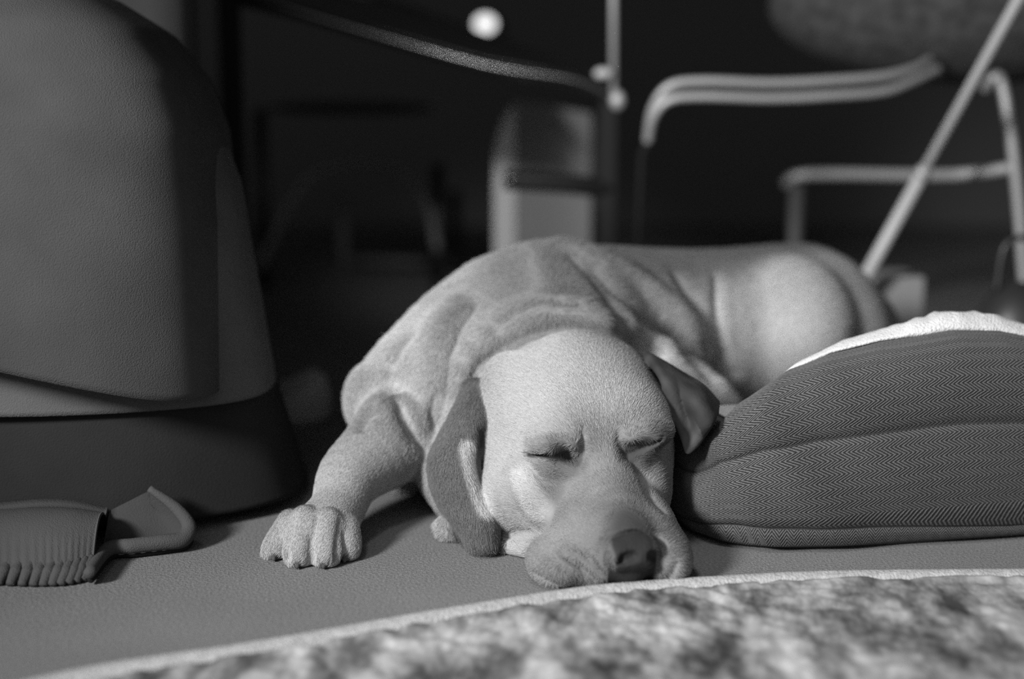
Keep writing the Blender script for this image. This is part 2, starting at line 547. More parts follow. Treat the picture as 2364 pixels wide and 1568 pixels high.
# between the toes
for pp in ([(683, 1195), (668, 1250), (664, 1290)], [(733, 1190), (722, 1250), (722, 1295)], [(783, 1200), (778, 1250), (776, 1290)]):
    F_.line(pp, [0.0004, 0.0016, 0.0026], 0.005)
# claws
CLAWS = []
for t_ in toes:
    c_ = W(*t_[2]); a_ = c_ + np.array([0, -t_[3] * 0.55, 0.001]); b_ = c_ + np.array([0, -t_[3] * 1.10, -0.0075]); b_[2] = max(b_[2], 0.003)
    F_.chain([a_, b_], [0.0036, 0.0020], 0.001); CLAWS.append((a_, b_))

# crease behind the skull and rolls of loose skin on the neck
F_.line([(1095, 870), (1120, 838), (1165, 805), (1230, 775), (1300, 758), (1365, 762), (1425, 778), (1480, 806)], [0.003, 0.006, 0.008, 0.008, 0.008, 0.007, 0.006, 0.004], 0.026, off=0.005)
F_.line([(1110, 790), (1170, 740), (1240, 718), (1320, 716), (1385, 735)], [0.0054, 0.0082, 0.0082, 0.0075, 0.0041], 0.027, False, off=0.007)
F_.line([(1150, 745), (1200, 712), (1260, 695), (1330, 695)], [0.0014, 0.0027, 0.0027, 0.0014], 0.019)
# folds down the left of the neck
F_.line([(1102, 705), (1060, 760), (1038, 830), (1030, 900), (1005, 985)], [0.0014, 0.0041, 0.0041, 0.0034, 0.0020], 0.019)
F_.line([(1060, 700), (1030, 745), (1010, 800), (1002, 870), (990, 950)], [0.006, 0.012, 0.013, 0.011, 0.006], 0.026, False, off=0.008)
F_.line([(1085, 800), (1062, 850), (1052, 900)], [0.0027, 0.0048, 0.0027], 0.016, False, off=0.003)
F_.line([(1010, 905), (1000, 950), (1012, 1000)], [0.0014, 0.0027, 0.0014], 0.011)
# folds of the shoulder and elbow
F_.line([(893, 835), (905, 880), (925, 940), (950, 1000)], [0.0020, 0.0041, 0.0041, 0.0020], 0.019)
F_.line([(905, 840), (930, 800), (960, 770)], [0.0014, 0.0034, 0.0014], 0.019)
F_.line([(915, 910), (880, 922), (855, 948), (835, 985)], [0.0027, 0.0041, 0.0034, 0.0020], 0.016)
F_.line([(880, 950), (900, 935), (935, 930), (965, 990)], [0.0020, 0.0041, 0.0041, 0.0020], 0.014, False, off=0.003)
F_.line([(925, 935), (950, 985), (975, 1030)], [0.0014, 0.0027, 0.0014], 0.014)
# left shoulder and upper arm, showing between the neck and the flank
F_.chain([W(1405, 730, 1.365), W(1470, 800, 1.360), W(1530, 848, 1.366), W(1592, 892, 1.376), W(1650, 940, 1.385)], [0.020, 0.025, 0.026, 0.025, 0.024], 0.014)
# folds to the right of the neck
F_.line([(1320, 590), (1380, 660), (1425, 725), (1470, 790), (1520, 820)], [0.0020, 0.0048, 0.0061, 0.0054, 0.0027], 0.027, Y0=1.27)
F_.line([(1370, 620), (1440, 690), (1510, 750), (1580, 810), (1640, 870)], [0.0027, 0.0068, 0.0075, 0.0068, 0.0041], 0.027, Y0=1.27)
F_.line([(1300, 570), (1400, 610), (1490, 670), (1570, 740), (1630, 820)], [0.0041, 0.0082, 0.0095, 0.0095, 0.0068], 0.030, False, off=0.006, Y0=1.27)
F_.line([(1560, 640), (1610, 720), (1640, 800), (1668, 870)], [0.0020, 0.0054, 0.0054, 0.0034], 0.027, Y0=1.27)
F_.line([(1648, 640), (1650, 720), (1660, 800), (1690, 860)], [0.004, 0.006, 0.006, 0.003], 0.014, Y0=1.27)
CHEEK = [F_.surf(x, y) for x, y in [(1208, 1100), (1225, 1140), (1245, 1175)]]
MOUTH = [F_.surf(x, y) for x, y in [(1160, 1236), (1195, 1238), (1224, 1237)]]
WEDGE = [F_.surf(x, y, 1.28) for x, y in [(1460, 745), (1520, 805), (1580, 852), (1635, 888)]]
STRIPE = [F_.surf(x, y) for x, y in [(1082, 1030), (1086, 1080), (1097, 1125), (1118, 1175)]]
# eyes
F_.line([(1300, 1040), (1318, 1058)], [0.006, 0.006], 0.012, off=-0.001)
SLITL = [F_.surf(x, y) for x, y in [(1222, 1047), (1248, 1052), (1278, 1052), (1302, 1047), (1322, 1060)]]
F_.line([(1222, 1046), (1245, 1051), (1275, 1052), (1300, 1048), (1322, 1058)], [0.0015, 0.0022, 0.0025, 0.003, 0.003], 0.003)
F_.line([(1188, 1064), (1212, 1070), (1236, 1092), (1262, 1122)], [0.0015, 0.0022, 0.0022, 0.0008], 0.007)
F_.line([(1347, 1000), (1349, 1040), (1340, 1075)], [0.001, 0.003, 0.001], 0.008)
F_.line([(1450, 1050), (1480, 1036), (1500, 1026)], [0.005, 0.006, 0.003], 0.012, off=-0.001)
SLITR = [F_.surf(x, y) for x, y in [(1452, 1050), (1488, 1034), (1528, 1012)]]
F_.chain(SLITR, [0.0015, 0.0028, 0.0015], 0.003, True)
F_.line([(1428, 1000), (1432, 1030), (1450, 1060)], [0.001, 0.003, 0.001], 0.008)
F_.line([(1465, 1070), (1485, 1110), (1505, 1150), (1530, 1180)], [0.001, 0.002, 0.002, 0.0008], 0.012)
# lips and mouth corner
F_.line([(1160, 1236), (1195, 1238), (1226, 1236)], [0.003, 0.0042, 0.0042], 0.005)
F_.line([(1232, 1322), (1270, 1342), (1330, 1358), (1390, 1363)], [0.001, 0.0022, 0.0022, 0.0015], 0.003)
F_.line([(1300, 1285), (1340, 1310), (1375, 1340)], [0.0008, 0.0018, 0.001], 0.005)
F_.line([(1340, 1270), (1370, 1300), (1392, 1330)], [0.0008, 0.0018, 0.001], 0.005)
F_.line([(1560, 1300), (1548, 1330), (1520, 1350)], [0.001, 0.002, 0.001], 0.005)
# nostrils and the fold around the nose pad
F_.line([(1394, 1282), (1398, 1255), (1420, 1238), (1470, 1228), (1512, 1236), (1534, 1262)], [0.001, 0.0018, 0.0015, 0.0012, 0.0015, 0.0015], 0.004, off=0.001)
F_.line([(1444, 1292), (1462, 1285)], [0.0048, 0.0045], 0.004, off=-0.0005)
F_.line([(1436, 1296), (1425, 1304)], [0.0025, 0.001], 0.003)
F_.line([(1508, 1286), (1520, 1290)], [0.0045, 0.0045], 0.004, off=-0.001)

DV, DF = F_.mesh(1)

#@@COAT
# coat colour (the dog's own markings, plus painted light and shade)
L = (DV - EY) @ HR
def proj(P):
    d = P - CAM
    z = d @ FW
    return 1182 + FPX * d[:, 0] / z, 784 - FPX * (d @ UP) / z
def near(P, pts, r0, r1):
    """1 close to the polyline, 0 away from it"""
    pts = np.array(pts); best = np.full(len(P), 9.0)
    for a, b in zip(pts[:-1], pts[1:]):
        ab = b - a; t = np.clip(((P - a) @ ab) / (ab @ ab), 0, 1)
        best = np.minimum(best, np.linalg.norm(P - a - t[:, None] * ab, axis=1))
    return 1 - sstep(r0, r1, best)
def near_sheet(P, B, r0, r1):
    Q = B[::2, ::3].reshape(-1, 3); best = np.full(len(P), 9.0)
    m = (P > Q.min(0) - 0.03).all(1) & (P < Q.max(0) + 0.03).all(1)
    i = np.nonzero(m)[0]
    for s0 in range(0, len(i), 4000):
        j = i[s0:s0 + 4000]
        best[j] = np.sqrt(((P[j][:, None] - Q[None]) ** 2).sum(2).min(1))
    return 1 - sstep(r0, r1, best)
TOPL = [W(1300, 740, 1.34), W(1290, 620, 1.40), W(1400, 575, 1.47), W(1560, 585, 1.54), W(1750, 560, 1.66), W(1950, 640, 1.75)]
def coat(P):
    Lh = (P - EY) @ HR
    c = np.full(len(P), 0.42)
    c = c * (0.95 + 0.10 * vnoise(P, 25, 1))
    def mix(m, v):
        nonlocal c
        c = c * (1 - m) + v * m
    mix(0.90 * near_sheet(P, EARR, 0.0065, 0.010) * sstep(0.165, 0.140, P[:, 2]), 0.12)
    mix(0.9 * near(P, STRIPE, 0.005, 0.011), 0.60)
    mix(0.8 * near(P, [W(1105, 990, 1.183), W(1110, 1020, 1.183)], 0.003, 0.009), 0.05)
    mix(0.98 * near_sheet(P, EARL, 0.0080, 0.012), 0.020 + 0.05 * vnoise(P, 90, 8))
    # darker bridge and sides of the muzzle: part coat, part painted shade
    mu = sstep(-0.015, 0.03, Lh[:, 0]) * (np.linalg.norm(Lh[:, 1:] + [0, .02], axis=1) < 0.09)
    mix(mu * 0.70 * sstep(-0.070, -0.030, Lh[:, 2]) * (0.8 + 0.4 * vnoise(P, 60, 6)), 0.17)
    mix(0.55 * near(P, [h(-0.002, -0.018, 0.0), h(0.01, 0, 0.0), h(-0.002, 0.018, 0.0)], 0.005, 0.022) * 0.4, 0.3)
    mix(0.6 * near(P, CHEEK, 0.006, 0.016), 0.62)  # highlight under the eye, painted into the coat
    mix(0.7 * near(P, WEDGE, 0.010, 0.022), 0.64)  # lit strip beside the neck, painted in as a paler tone
    # brighter light on haunch and shoulder, painted into the coat
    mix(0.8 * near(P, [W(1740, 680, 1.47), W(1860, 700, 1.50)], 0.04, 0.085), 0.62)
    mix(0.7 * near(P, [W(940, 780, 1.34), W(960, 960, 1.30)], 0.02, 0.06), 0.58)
    # dark rims of the eyes, with shade painted into the sockets
    for sg in (-1, 1):
        mix(0.6 * near(P, [h(0.018, sg * 0.022, -0.002), h(0.010, sg * 0.038, -0.002)], 0.005, 0.014), 0.16)
        mix(0.35 * near(P, [h(0.0, sg * 0.012, 0.006), h(0.012, sg * 0.015, -0.012)], 0.004, 0.012), 0.2)
    mix(0.95 * near(P, SLITL, 0.0016, 0.0050), 0.025)
    mix(0.9 * near(P, SLITL[2:], 0.003, 0.009), 0.06)
    mix(0.9 * near(P, SLITR, 0.003, 0.010), 0.05)
    mix(0.75 * near(P, [SLITR[0], SLITR[2]], 0.006, 0.020), 0.10)
    mix(0.5 * near(P, [SLITL[3] + [0, 0, .006], SLITL[4]], 0.004, 0.014), 0.12)
    mix(0.45 * near(P, [SLITL[1] - [0, 0, .012], SLITL[3] - [0, 0, .018]], 0.003, 0.010), 0.2)
    for a_, b_ in CLAWS: mix(0.85 * near(P, [a_ + (b_ - a_) * .5, b_], 0.0035, 0.006), 0.04)
    mix(0.8 * near(P, MOUTH, 0.002, 0.005), 0.04)
    # dimmer light along the neck and back, painted into the coat
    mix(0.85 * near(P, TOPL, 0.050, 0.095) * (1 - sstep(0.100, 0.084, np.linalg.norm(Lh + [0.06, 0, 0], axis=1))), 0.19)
    # nose surround and nose pad
    nz = near(P, [h(0.092, 0, -0.004), h(0.106, 0, -0.030), h(0.098, 0.006, -0.066)], 0.006, 0.030)
    mix(0.35 * near(P, [h(0.080, 0, 0.0), h(0.106, 0, -0.030)], 0.012, 0.055), 0.08)
    mix(0.85 * nz, 0.05)
    mix(near(P, [h(0.108, 0, -0.030), h(0.106, 0, -0.046)], 0.0185, 0.0200), 0.035)
    mix(0.8 * near(P, [h(0.096, -0.010, -0.062), h(0.092, 0.024, -0.062)], 0.014, 0.024), 0.03)
    return c
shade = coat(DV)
NO = h(0.103, 0, -0.033)

def fur_material(name, attr='shade', dark=1.0):
    m, nt, b = new_mat(name)
    a = nt.nodes.new('ShaderNodeAttribute'); a.attribute_name = attr
    nt.links.new(a.outputs['Fac'], b.inputs['Base Color'])
    b.inputs['Roughness'].default_value = 0.75
    b.inputs['Specular IOR Level'].default_value = 0.15
    b.inputs['Sheen Weight'].default_value = 0.02
    b.inputs['Sheen Roughness'].default_value = 0.5
    tc = nt.nodes.new('ShaderNodeTexCoord')
    n = nt.nodes.new('ShaderNodeTexNoise'); n.inputs['Scale'].default_value = 420; n.inputs['Detail'].default_value = 4
    nt.links.new(tc.outputs['Object'], n.inputs['Vector'])
    bp = nt.nodes.new('ShaderNodeBump'); bp.inputs['Strength'].default_value = 0.35; bp.inputs['Distance'].default_value = 0.0015
    nt.links.new(n.outputs['Fac'], bp.inputs['Height']); nt.links.new(bp.outputs['Normal'], b.inputs['Normal'])
    return m
MAT_FUR = fur_material('dog_fur')
dog = thing('dog', 'pale short-haired dog asleep with its chin on the carpet beside the herringbone bed', 'dog')
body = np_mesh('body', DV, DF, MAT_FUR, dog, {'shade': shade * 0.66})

# short fur, combed from the nose backwards and down the legs
def flow(P, N):
    Lh = (P - EY) @ HR
    wh = sstep(0.17, 0.09, np.linalg.norm(Lh + [0.03, 0, 0.03], axis=1))[:, None]
    side = np.clip(Lh[:, 1:2] / 0.05, -1, 1)
    dh = -HR[:, 0] + side * HR[:, 1] * 0.7 - HR[:, 2] * 0.15
    t = sstep(-0.06, 0.14, P[:, 0])[:, None]
    db = np.array([-0.35, 0.40, -0.85]) * (1 - t) + np.array([0.62, 0.62, -0.55]) * t
    el = W(880, 1000, 1.27); pw = W(745, 1240, 1.14)
    wl = near(P, [W(900, 960, 1.29), W(815, 1100, 1.215), W(740, 1240, 1.14)], 0.035, 0.07)[:, None]
    dl = (pw - el) / np.linalg.norm(pw - el)
    we = np.maximum(near_sheet(P, EARR, 0.008, 0.013), near_sheet(P, EARL, 0.008, 0.013))[:, None]
    de = np.where(P[:, :1] < 0.06, np.array([[0.05, -0.2, -1.0]]), np.array([[0.6, -0.1, -0.8]]))
    d = db * (1 - wl) + dl * wl
    d = d * (1 - wh) + dh * wh
    d = d * (1 - we) + de * we
    d = d + (0.10 + 0.15 * wh) * (np.stack([vnoise(P, 28, 3), vnoise(P, 28, 4), vnoise(P, 28, 5)], 1) - 0.5)
    d = d - N * (d * N).sum(1, keepdims=True)
    return d / (np.linalg.norm(d, axis=1, keepdims=True) + 1e-9)
def make_fur(name, V, F, count, parent, mat):
    rng = np.random.RandomState(11)
    T = np.vstack([F[:, [0, 1, 2]], F[:, [0, 2, 3]]])
    A, B, C = V[T[:, 0]], V[T[:, 1]], V[T[:, 2]]
    cr = np.cross(B - A, C - A); ar = np.linalg.norm(cr, axis=1)
    w = ar * (A[:, 2] > 0.004)
    w = w * np.where(A[:, 1] < 1.34, 1.6, 1.0)
    idx = rng.choice(len(T), count, p=w / w.sum())
    u, v = rng.rand(count, 1), rng.rand(count, 1)
    fl = (u + v) > 1; u = np.where(fl, 1 - u, u); v = np.where(fl, 1 - v, v)
    P = A[idx] + u * (B - A)[idx] + v * (C - A)[idx]
    # smooth normals
    fn = np.zeros_like(V)
    for q in range(3):
        for j in range(3): fn[:, q] += np.bincount(T[:, j], cr[:, q], len(V))
    fn /= np.linalg.norm(fn, axis=1, keepdims=True) + 1e-12
    N = fn[T[idx, 0]]
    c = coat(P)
    nose = near(P, [h(0.108, 0, -0.030), h(0.106, 0, -0.046)], 0.0185, 0.0195)
    lid = (c < 0.10)
    keep = (nose < 0.5) & ~lid
    P, N, c = P[keep], N[keep], c[keep]
    D = flow(P, N) + 0.25 * rng.randn(len(P), 3) * 0.6
    D = D - N * (D * N).sum(1, keepdims=True) + N * (0.10 + 0.10 * rng.rand(len(P), 1) + 0.10 * (P[:, 1:2] > 1.3))
    D /= np.linalg.norm(D, axis=1, keepdims=True)
    Lh = (P - EY) @ HR
    ln = 0.0085 * np.ones(len(P))
    ln = ln * (1 - 0.40 * sstep(0.16, 0.08, np.linalg.norm(Lh, axis=1)))
    ln = ln * (1 - 0.30 * sstep(0.02, 0.07, Lh[:, 0]) * (np.linalg.norm(Lh, axis=1) < 0.16))
    ln = ln * (1 - 0.6 * near(P, [W(830, 1080, 1.22), W(745, 1240, 1.14)], 0.03, 0.06))
    ln = (ln * (0.7 + 0.6 * rng.rand(len(P))))[:, None]
    K = 4
    t = np.linspace(0, 1, K)[None, :, None]
    pts = P[:, None] - N[:, None] * 0.00008 + D[:, None] * ln[:, None] * t - N[:, None] * ln[:, None] * 0.06 * t * t
    pts[:, :, 2] = np.maximum(pts[:, :, 2], 0.0006)
    hc = bpy.data.hair_curves.new(name)
    hc.add_curves([K] * len(P))
    hc.attributes['position'].data.foreach_set('vector', pts.astype(np.float32).ravel())
    ra = hc.attributes.get('radius') or hc.attributes.new('radius', 'FLOAT', 'POINT')
    ra.data.foreach_set('value', np.tile(np.array([0.00011, 0.00011, 0.00008, 0.00003], np.float32), len(P)))
    at = hc.attributes.new('shade', 'FLOAT', 'CURVE')
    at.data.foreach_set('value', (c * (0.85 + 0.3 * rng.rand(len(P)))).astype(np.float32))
    hc.materials.append(mat)
    o = bpy.data.objects.new(name, hc); COL.objects.link(o); o.parent = parent
    return o
MAT_HAIR, nt, b = new_mat('dog_hair')
a = nt.nodes.new('ShaderNodeAttribute'); a.attribute_name = 'shade'
nt.links.new(a.outputs['Fac'], b.inputs['Base Color'])
b.inputs['Roughness'].default_value = 0.9; b.inputs['Specular IOR Level'].default_value = 0.05
fur = make_fur('fur', DV, DF, 750000, dog, MAT_HAIR)

#@@ROOM
# ---------------------------------------------------------------- the room
def struct(name, o):
    o['kind'] = 'structure'; return o
carpet_m, nt, b = new_mat('short_pile_carpet')
tc = nt.nodes.new('ShaderNodeTexCoord')
n = nt.nodes.new('ShaderNodeTexNoise'); n.inputs['Scale'].default_value = 420; n.inputs['Detail'].default_value = 3; n.inputs['Roughness'].default_value = 0.7
n2 = nt.nodes.new('ShaderNodeTexNoise'); n2.inputs['Scale'].default_value = 9; n2.inputs['Detail'].default_value = 4
nt.links.new(tc.outputs['Object'], n.inputs['Vector']); nt.links.new(tc.outputs['Object'], n2.inputs['Vector'])
mr = nt.nodes.new('ShaderNodeMapRange'); mr.inputs['From Min'].default_value = .3; mr.inputs['From Max'].default_value = .7
mr.inputs['To Min'].default_value = 0.13; mr.inputs['To Max'].default_value = 0.25
nt.links.new(n.outputs['Fac'], mr.inputs['Value'])
mx = M_math(nt, 'MULTIPLY', mr.outputs['Result'], M_math(nt, 'ADD', M_math(nt, 'MULTIPLY', n2.outputs['Fac'], 0.3), 0.85))
nt.links.new(mx, b.inputs['Base Color'])
b.inputs['Roughness'].default_value = 0.95; b.inputs['Specular IOR Level'].default_value = 0.1
bp = nt.nodes.new('ShaderNodeBump'); bp.inputs['Strength'].default_value = 0.8; bp.inputs['Distance'].default_value = 0.002
nt.links.new(n.outputs['Fac'], bp.inputs['Height']); nt.links.new(bp.outputs['Normal'], b.inputs['Normal'])

X0, X1, Y0, Y1, Z1 = -2.4, 2.4, -1.2, 4.2, 2.5
struct('floor', MB().box((0, (Y0 + Y1) / 2, -0.05), (X1 - X0 + .2, Y1 - Y0 + .2, 0.1)).build('floor', carpet_m, smooth=False))
wall_m = plain('dark_plaster', 0.12, 0.9, bump=0.3, scale=60)
struct('wall_back', MB().box((0, Y1 + .05, Z1 / 2), (X1 - X0 + .2, .1, Z1)).build('wall_back', wall_m, smooth=False))
struct('wall_left', MB().box((X0 - .05, (Y0 + Y1) / 2, Z1 / 2), (.1, Y1 - Y0, Z1)).build('wall_left', wall_m, smooth=False))
struct('wall_right', MB().box((X1 + .05, (Y0 + Y1) / 2, Z1 / 2), (.1, Y1 - Y0, Z1)).build('wall_right', wall_m, smooth=False))
struct('ceiling', MB().box((0, (Y0 + Y1) / 2, Z1 + .05), (X1 - X0 + .2, Y1 - Y0 + .2, .1)).build('ceiling', wall_m, smooth=False))

#@@BED
# ---------------------------------------------------------------- herringbone dog bed
def herringbone():
    m, nt, b = new_mat('herringbone_tweed')
    au = nt.nodes.new('ShaderNodeAttribute'); au.attribute_name = 'u'
    av = nt.nodes.new('ShaderNodeAttribute'); av.attribute_name = 'v'
    aw = nt.nodes.new('ShaderNodeAttribute'); aw.attribute_name = 'turn'
    # where 'turn' is 1 the cloth runs the other way
    def mixv(a, b_, f):
        return M_math(nt, 'ADD', M_math(nt, 'MULTIPLY', a, M_math(nt, 'SUBTRACT', 1.0, f)), M_math(nt, 'MULTIPLY', b_, f))
    tc = nt.nodes.new('ShaderNodeTexCoord')
    nz = nt.nodes.new('ShaderNodeTexNoise'); nz.inputs['Scale'].default_value = 90; nz.inputs['Detail'].default_value = 3
    nt.links.new(tc.outputs['Object'], nz.inputs['Vector'])
    wob = M_math(nt, 'MULTIPLY', M_math(nt, 'SUBTRACT', nz.outputs['Fac'], 0.5), 0.0022)
    U0 = M_math(nt, 'ADD', mixv(au.outputs['Fac'], av.outputs['Fac'], aw.outputs['Fac']), wob)
    V0 = mixv(av.outputs['Fac'], au.outputs['Fac'], aw.outputs['Fac'])
    tri = M_math(nt, 'PINGPONG', V0, 0.0060)
    ph = M_math(nt, 'DIVIDE', M_math(nt, 'SUBTRACT', U0, M_math(nt, 'MULTIPLY', tri, 1.8)), 0.0042)
    sn = M_math(nt, 'SINE', M_math(nt, 'MULTIPLY', ph, 2 * math.pi))
    n2 = nt.nodes.new('ShaderNodeTexNoise'); n2.inputs['Scale'].default_value = 900; n2.inputs['Detail'].default_value = 2
    nt.links.new(tc.outputs['Object'], n2.inputs['Vector'])
    val = M_math(nt, 'ADD', sn, M_math(nt, 'MULTIPLY', M_math(nt, 'SUBTRACT', n2.outputs['Fac'], 0.5), 2.2))
    mr = nt.nodes.new('ShaderNodeMapRange')
    mr.inputs['From Min'].default_value = -0.7; mr.inputs['From Max'].default_value = 1.0
    mr.inputs['To Min'].default_value = 0.022; mr.inputs['To Max'].default_value = 0.15
    nt.links.new(val, mr.inputs['Value'])
    nt.links.new(mr.outputs['Result'], b.inputs['Base Color'])
    b.inputs['Roughness'].default_value = 0.9; b.inputs['Specular IOR Level'].default_value = 0.1
    b.inputs['Sheen Weight'].default_value = 0.1
    bp = nt.nodes.new('ShaderNodeBump'); bp.inputs['Strength'].default_value = 0.5; bp.inputs['Distance'].default_value = 0.0008
    nt.links.new(val, bp.inputs['Height']); nt.links.new(bp.outputs['Normal'], b.inputs['Normal'])
    return m

BED_C = np.array([0.462, 1.318]); BED_A, BED_B, BED_R = 0.335, 0.130, math.radians(14)
def bed_ring(th, inset):
    e = 2 / 4.4
    a, b_ = BED_A - inset, BED_B - inset
    x = a * np.sign(np.cos(th)) * np.abs(np.cos(th)) ** e
    y = b_ * np.sign(np.sin(th)) * np.abs(np.sin(th)) ** e
    c, s_ = math.cos(BED_R), math.sin(BED_R)
    return BED_C[0] + x * c - y * s_, BED_C[1] + x * s_ + y * c
def bed_r(th): return np.sign(np.cos(th)) * np.abs(np.cos(th)) ** (2 / 4.4)
def bed_height(th):
    # lower where the end by the dog has been squashed
    r = bed_r(th)
    f = np.interp(r, [-1, -.96, -.87, -.75, -.6, -.36, -.2, 0, .3, 1], [.098, .124, .149, .164, .173, .180, .177, .164, .154, .150])
    return f * (1 - 0.60 * sstep(0.0, 0.7, np.sin(th)))
NT = 420
th = np.linspace(0, 2 * math.pi, NT, endpoint=False)
prof = [(0.030, 0.000), (0.018, 0.002), (0.010, 0.007), (0.006, 0.016), (0.005, 0.0255), (0.0068, 0.0270), (0.004, 0.0285)]
for z in np.linspace(0.034, 0.095, 12): prof.append((0.004 - 0.006 * math.sin((z - 0.02) / 0.08 * math.pi), z))
prof += [(0.0045, 0.0985), (0.0068, 0.100), (0.0050, 0.1015)]
for q in np.linspace(0.08, 1, 14): prof.append((0.004 - 0.004 * math.sin(q * 3.1) + 0.048 * q ** 2.2, 0.1015 + 0.0665 * math.sin(q * math.pi / 2) ** 1.0))
prof = np.array(prof)
plen = np.concatenate([[0], np.cumsum(np.linalg.norm(np.diff(prof, axis=0), axis=1))])
hh = bed_height(th) / 0.168
V = []; U_, V_, T_ = [], [], []
gx, gy = bed_ring(th, 0.0)
arc = np.concatenate([[0], np.cumsum(np.hypot(np.diff(gx), np.diff(gy)))])
for j, (ins, z) in enumerate(prof):
    wr = 0.0016 * np.sin(th * 17 + z * 60) + 0.002 * np.sin(th * 7 + 1 + z * 20)
    x, y = bed_ring(th, ins + wr * (z > 0.003))
    sag = np.where(z > 0.02, 0.0015 * np.sin(th * 5 + 2), 0)
    low = np.interp(bed_r(th), [-1, -.7, -.2, 1], [1, .9, .5, .5]) if z < 0.0300 else 1.0
    V.append(np.stack([x, y, z * low * (1 + (hh - 1) * min(1, z / 0.03)) + sag], 1))
    U_.append(arc); V_.append(np.full(NT, plen[j])); T_.append(np.full(NT, 1.0 if z < 0.0270 else 0.0))
V = np.vstack(V); P_ = len(prof)
I0 = np.arange(NT); I1 = (I0 + 1) % NT
Fq = np.vstack([np.stack([j * NT + I0, j * NT + I1, (j + 1) * NT + I1, (j + 1) * NT + I0], 1) for j in range(P_ - 1)])
bed = thing('dog_bed', 'grey herringbone tweed dog bed with a pale fleece lining, beside the dog', 'dog bed')
np_mesh('outer_cover', V, Fq, herringbone(), bed, {'u': np.concatenate(U_), 'v': np.concatenate(V_), 'turn': np.concatenate(T_)})
# fleece lining: rolls over the rim and dips into the middle
fleece_m = plain('cream_fleece', 0.78, 0.95, bump=1.0, scale=500, var=0.1, vscale=120)
FL = sstep(-0.62, -0.42, bed_r(th)) * sstep(0.12, -0.05, bed_r(th))
rows = [(0.050, -0.0015), (0.0485, 0.0018), (0.051, 0.0035), (0.058, 0.005), (0.068, 0.007), (0.085, 0.006), (0.105, -0.004), (0.13, -0.020), (0.16, -0.034), (0.185, -0.038)]
V = []
zt = prof[-1, 1] * hh
for ins, dz in rows:
    x, y = bed_ring(th, ins)
    P3 = np.stack([x, y, zt + dz * (0.5 + 0.45 * FL)], 1)
    amp = 0.0055 * min(1, max(0, (ins - 0.049) / 0.012)) * (0.15 + 0.85 * FL)
    P3[:, 2] += amp * (vnoise(P3, 110, 2) + 0.6 * vnoise(P3, 240, 3))
    V.append(P3)
V.append(np.array([[BED_C[0], BED_C[1], 0.125]]))
V = np.vstack(V); R_ = len(rows)
Fq = [(j * NT + a, j * NT + b_, (j + 1) * NT + b_, (j + 1) * NT + a) for j in range(R_ - 1) for a, b_ in zip(I0, I1)]
Fq += [((R_ - 1) * NT + a, (R_ - 1) * NT + b_, R_ * NT) for a, b_ in zip(I0, I1)]
mesh_obj('fleece_lining', V, Fq, fleece_m, bed)

#@@RUG
# ---------------------------------------------------------------- rug in front
edge_px = [(-420, 1720), (-120, 1640), (200, 1563), (560, 1508), (800, 1466), (1000, 1430), (1300, 1381), (1450, 1364), (1640, 1351), (1900, 1338), (2364, 1333), (2900, 1334), (3400, 1336)]
E = catmull([G(x, y) for x, y in edge_px], 24)[:, :2]
T = np.gradient(E, axis=0); T /= np.linalg.norm(T, axis=1)[:, None]
Nn = np.stack([T[:, 1], -T[:, 0]], 1)          # towards the camera
def rug_rows(offs, hs_, rough=0.0, seed=0):
    out = []
    for o_, z_ in zip(offs, hs_):
        k = min(1.0, o_ / 0.25)
        d = Nn * (1 - k) + np.array([0.0, -1.0]) * k
        P = E + d * o_
        P3 = np.column_stack([P, np.full(len(P), z_)])
        if rough: P3[:, 2] += rough * (vnoise(P3 * [1, 1, 0], 90, seed) + 0.5 * vnoise(P3 * [1, 1, 0], 220, seed + 1) - 0.6)
        out.append(P3)
    return np.vstack(out), len(offs)
def grid_faces(n, m): return [(j * m + i, (j + 1) * m + i, (j + 1) * m + i + 1, j * m + i + 1) for j in range(n - 1) for i in range(m - 1)]
rug = thing('rug', 'thick mottled rug with a pale bound edge in front of the dog', 'rug')
bind_m = plain('rug_binding', 0.42, 0.95, bump=1.0, scale=420, var=0.18, vscale=160)
V, n_ = rug_rows([0, 0.0003, 0.003, 0.008, 0.014, 0.0185, 0.020], [0.0005, 0.005, 0.0085, 0.0095, 0.0088, 0.007, 0.003])
mesh_obj('bound_edge', V, grid_faces(n_, len(E)), bind_m, rug)
m, nt, b = new_mat('mottled_pile')
tc = nt.nodes.new('ShaderNodeTexCoord'); mp = nt.nodes.new('ShaderNodeMapping')
mp.inputs['Rotation'].default_value = (0, 0, math.radians(-58)); mp.inputs['Scale'].default_value = (1.0, 0.42, 1)
nt.links.new(tc.outputs['Object'], mp.inputs['Vector'])
n1 = nt.nodes.new('ShaderNodeTexNoise'); n1.inputs['Scale'].default_value = 30; n1.inputs['Detail'].default_value = 5; n1.inputs['Roughness'].default_value = 0.62
nt.links.new(mp.outputs['Vector'], n1.inputs['Vector'])
cr = nt.nodes.new('ShaderNodeValToRGB')
cr.color_ramp.elements[0].position = 0.34; cr.color_ramp.elements[0].color = gray(0.045)
cr.color_ramp.elements[1].position = 0.68; cr.color_ramp.elements[1].color = gray(0.52)
e_ = cr.color_ramp.elements.new(0.46); e_.color = gray(0.17)
e_ = cr.color_ramp.elements.new(0.56); e_.color = gray(0.33)
nt.links.new(n1.outputs['Fac'], cr.inputs['Fac']); nt.links.new(cr.outputs['Color'], b.inputs['Base Color'])
b.inputs['Roughness'].default_value = 0.95; b.inputs['Specular IOR Level'].default_value = 0.1
offs = np.concatenate([np.linspace(0.019, 0.20, 70), np.linspace(0.21, 0.62, 30)])
V, n_ = rug_rows(offs, np.where(offs < 0.022, 0.004, 0.008), 0.005, 4)
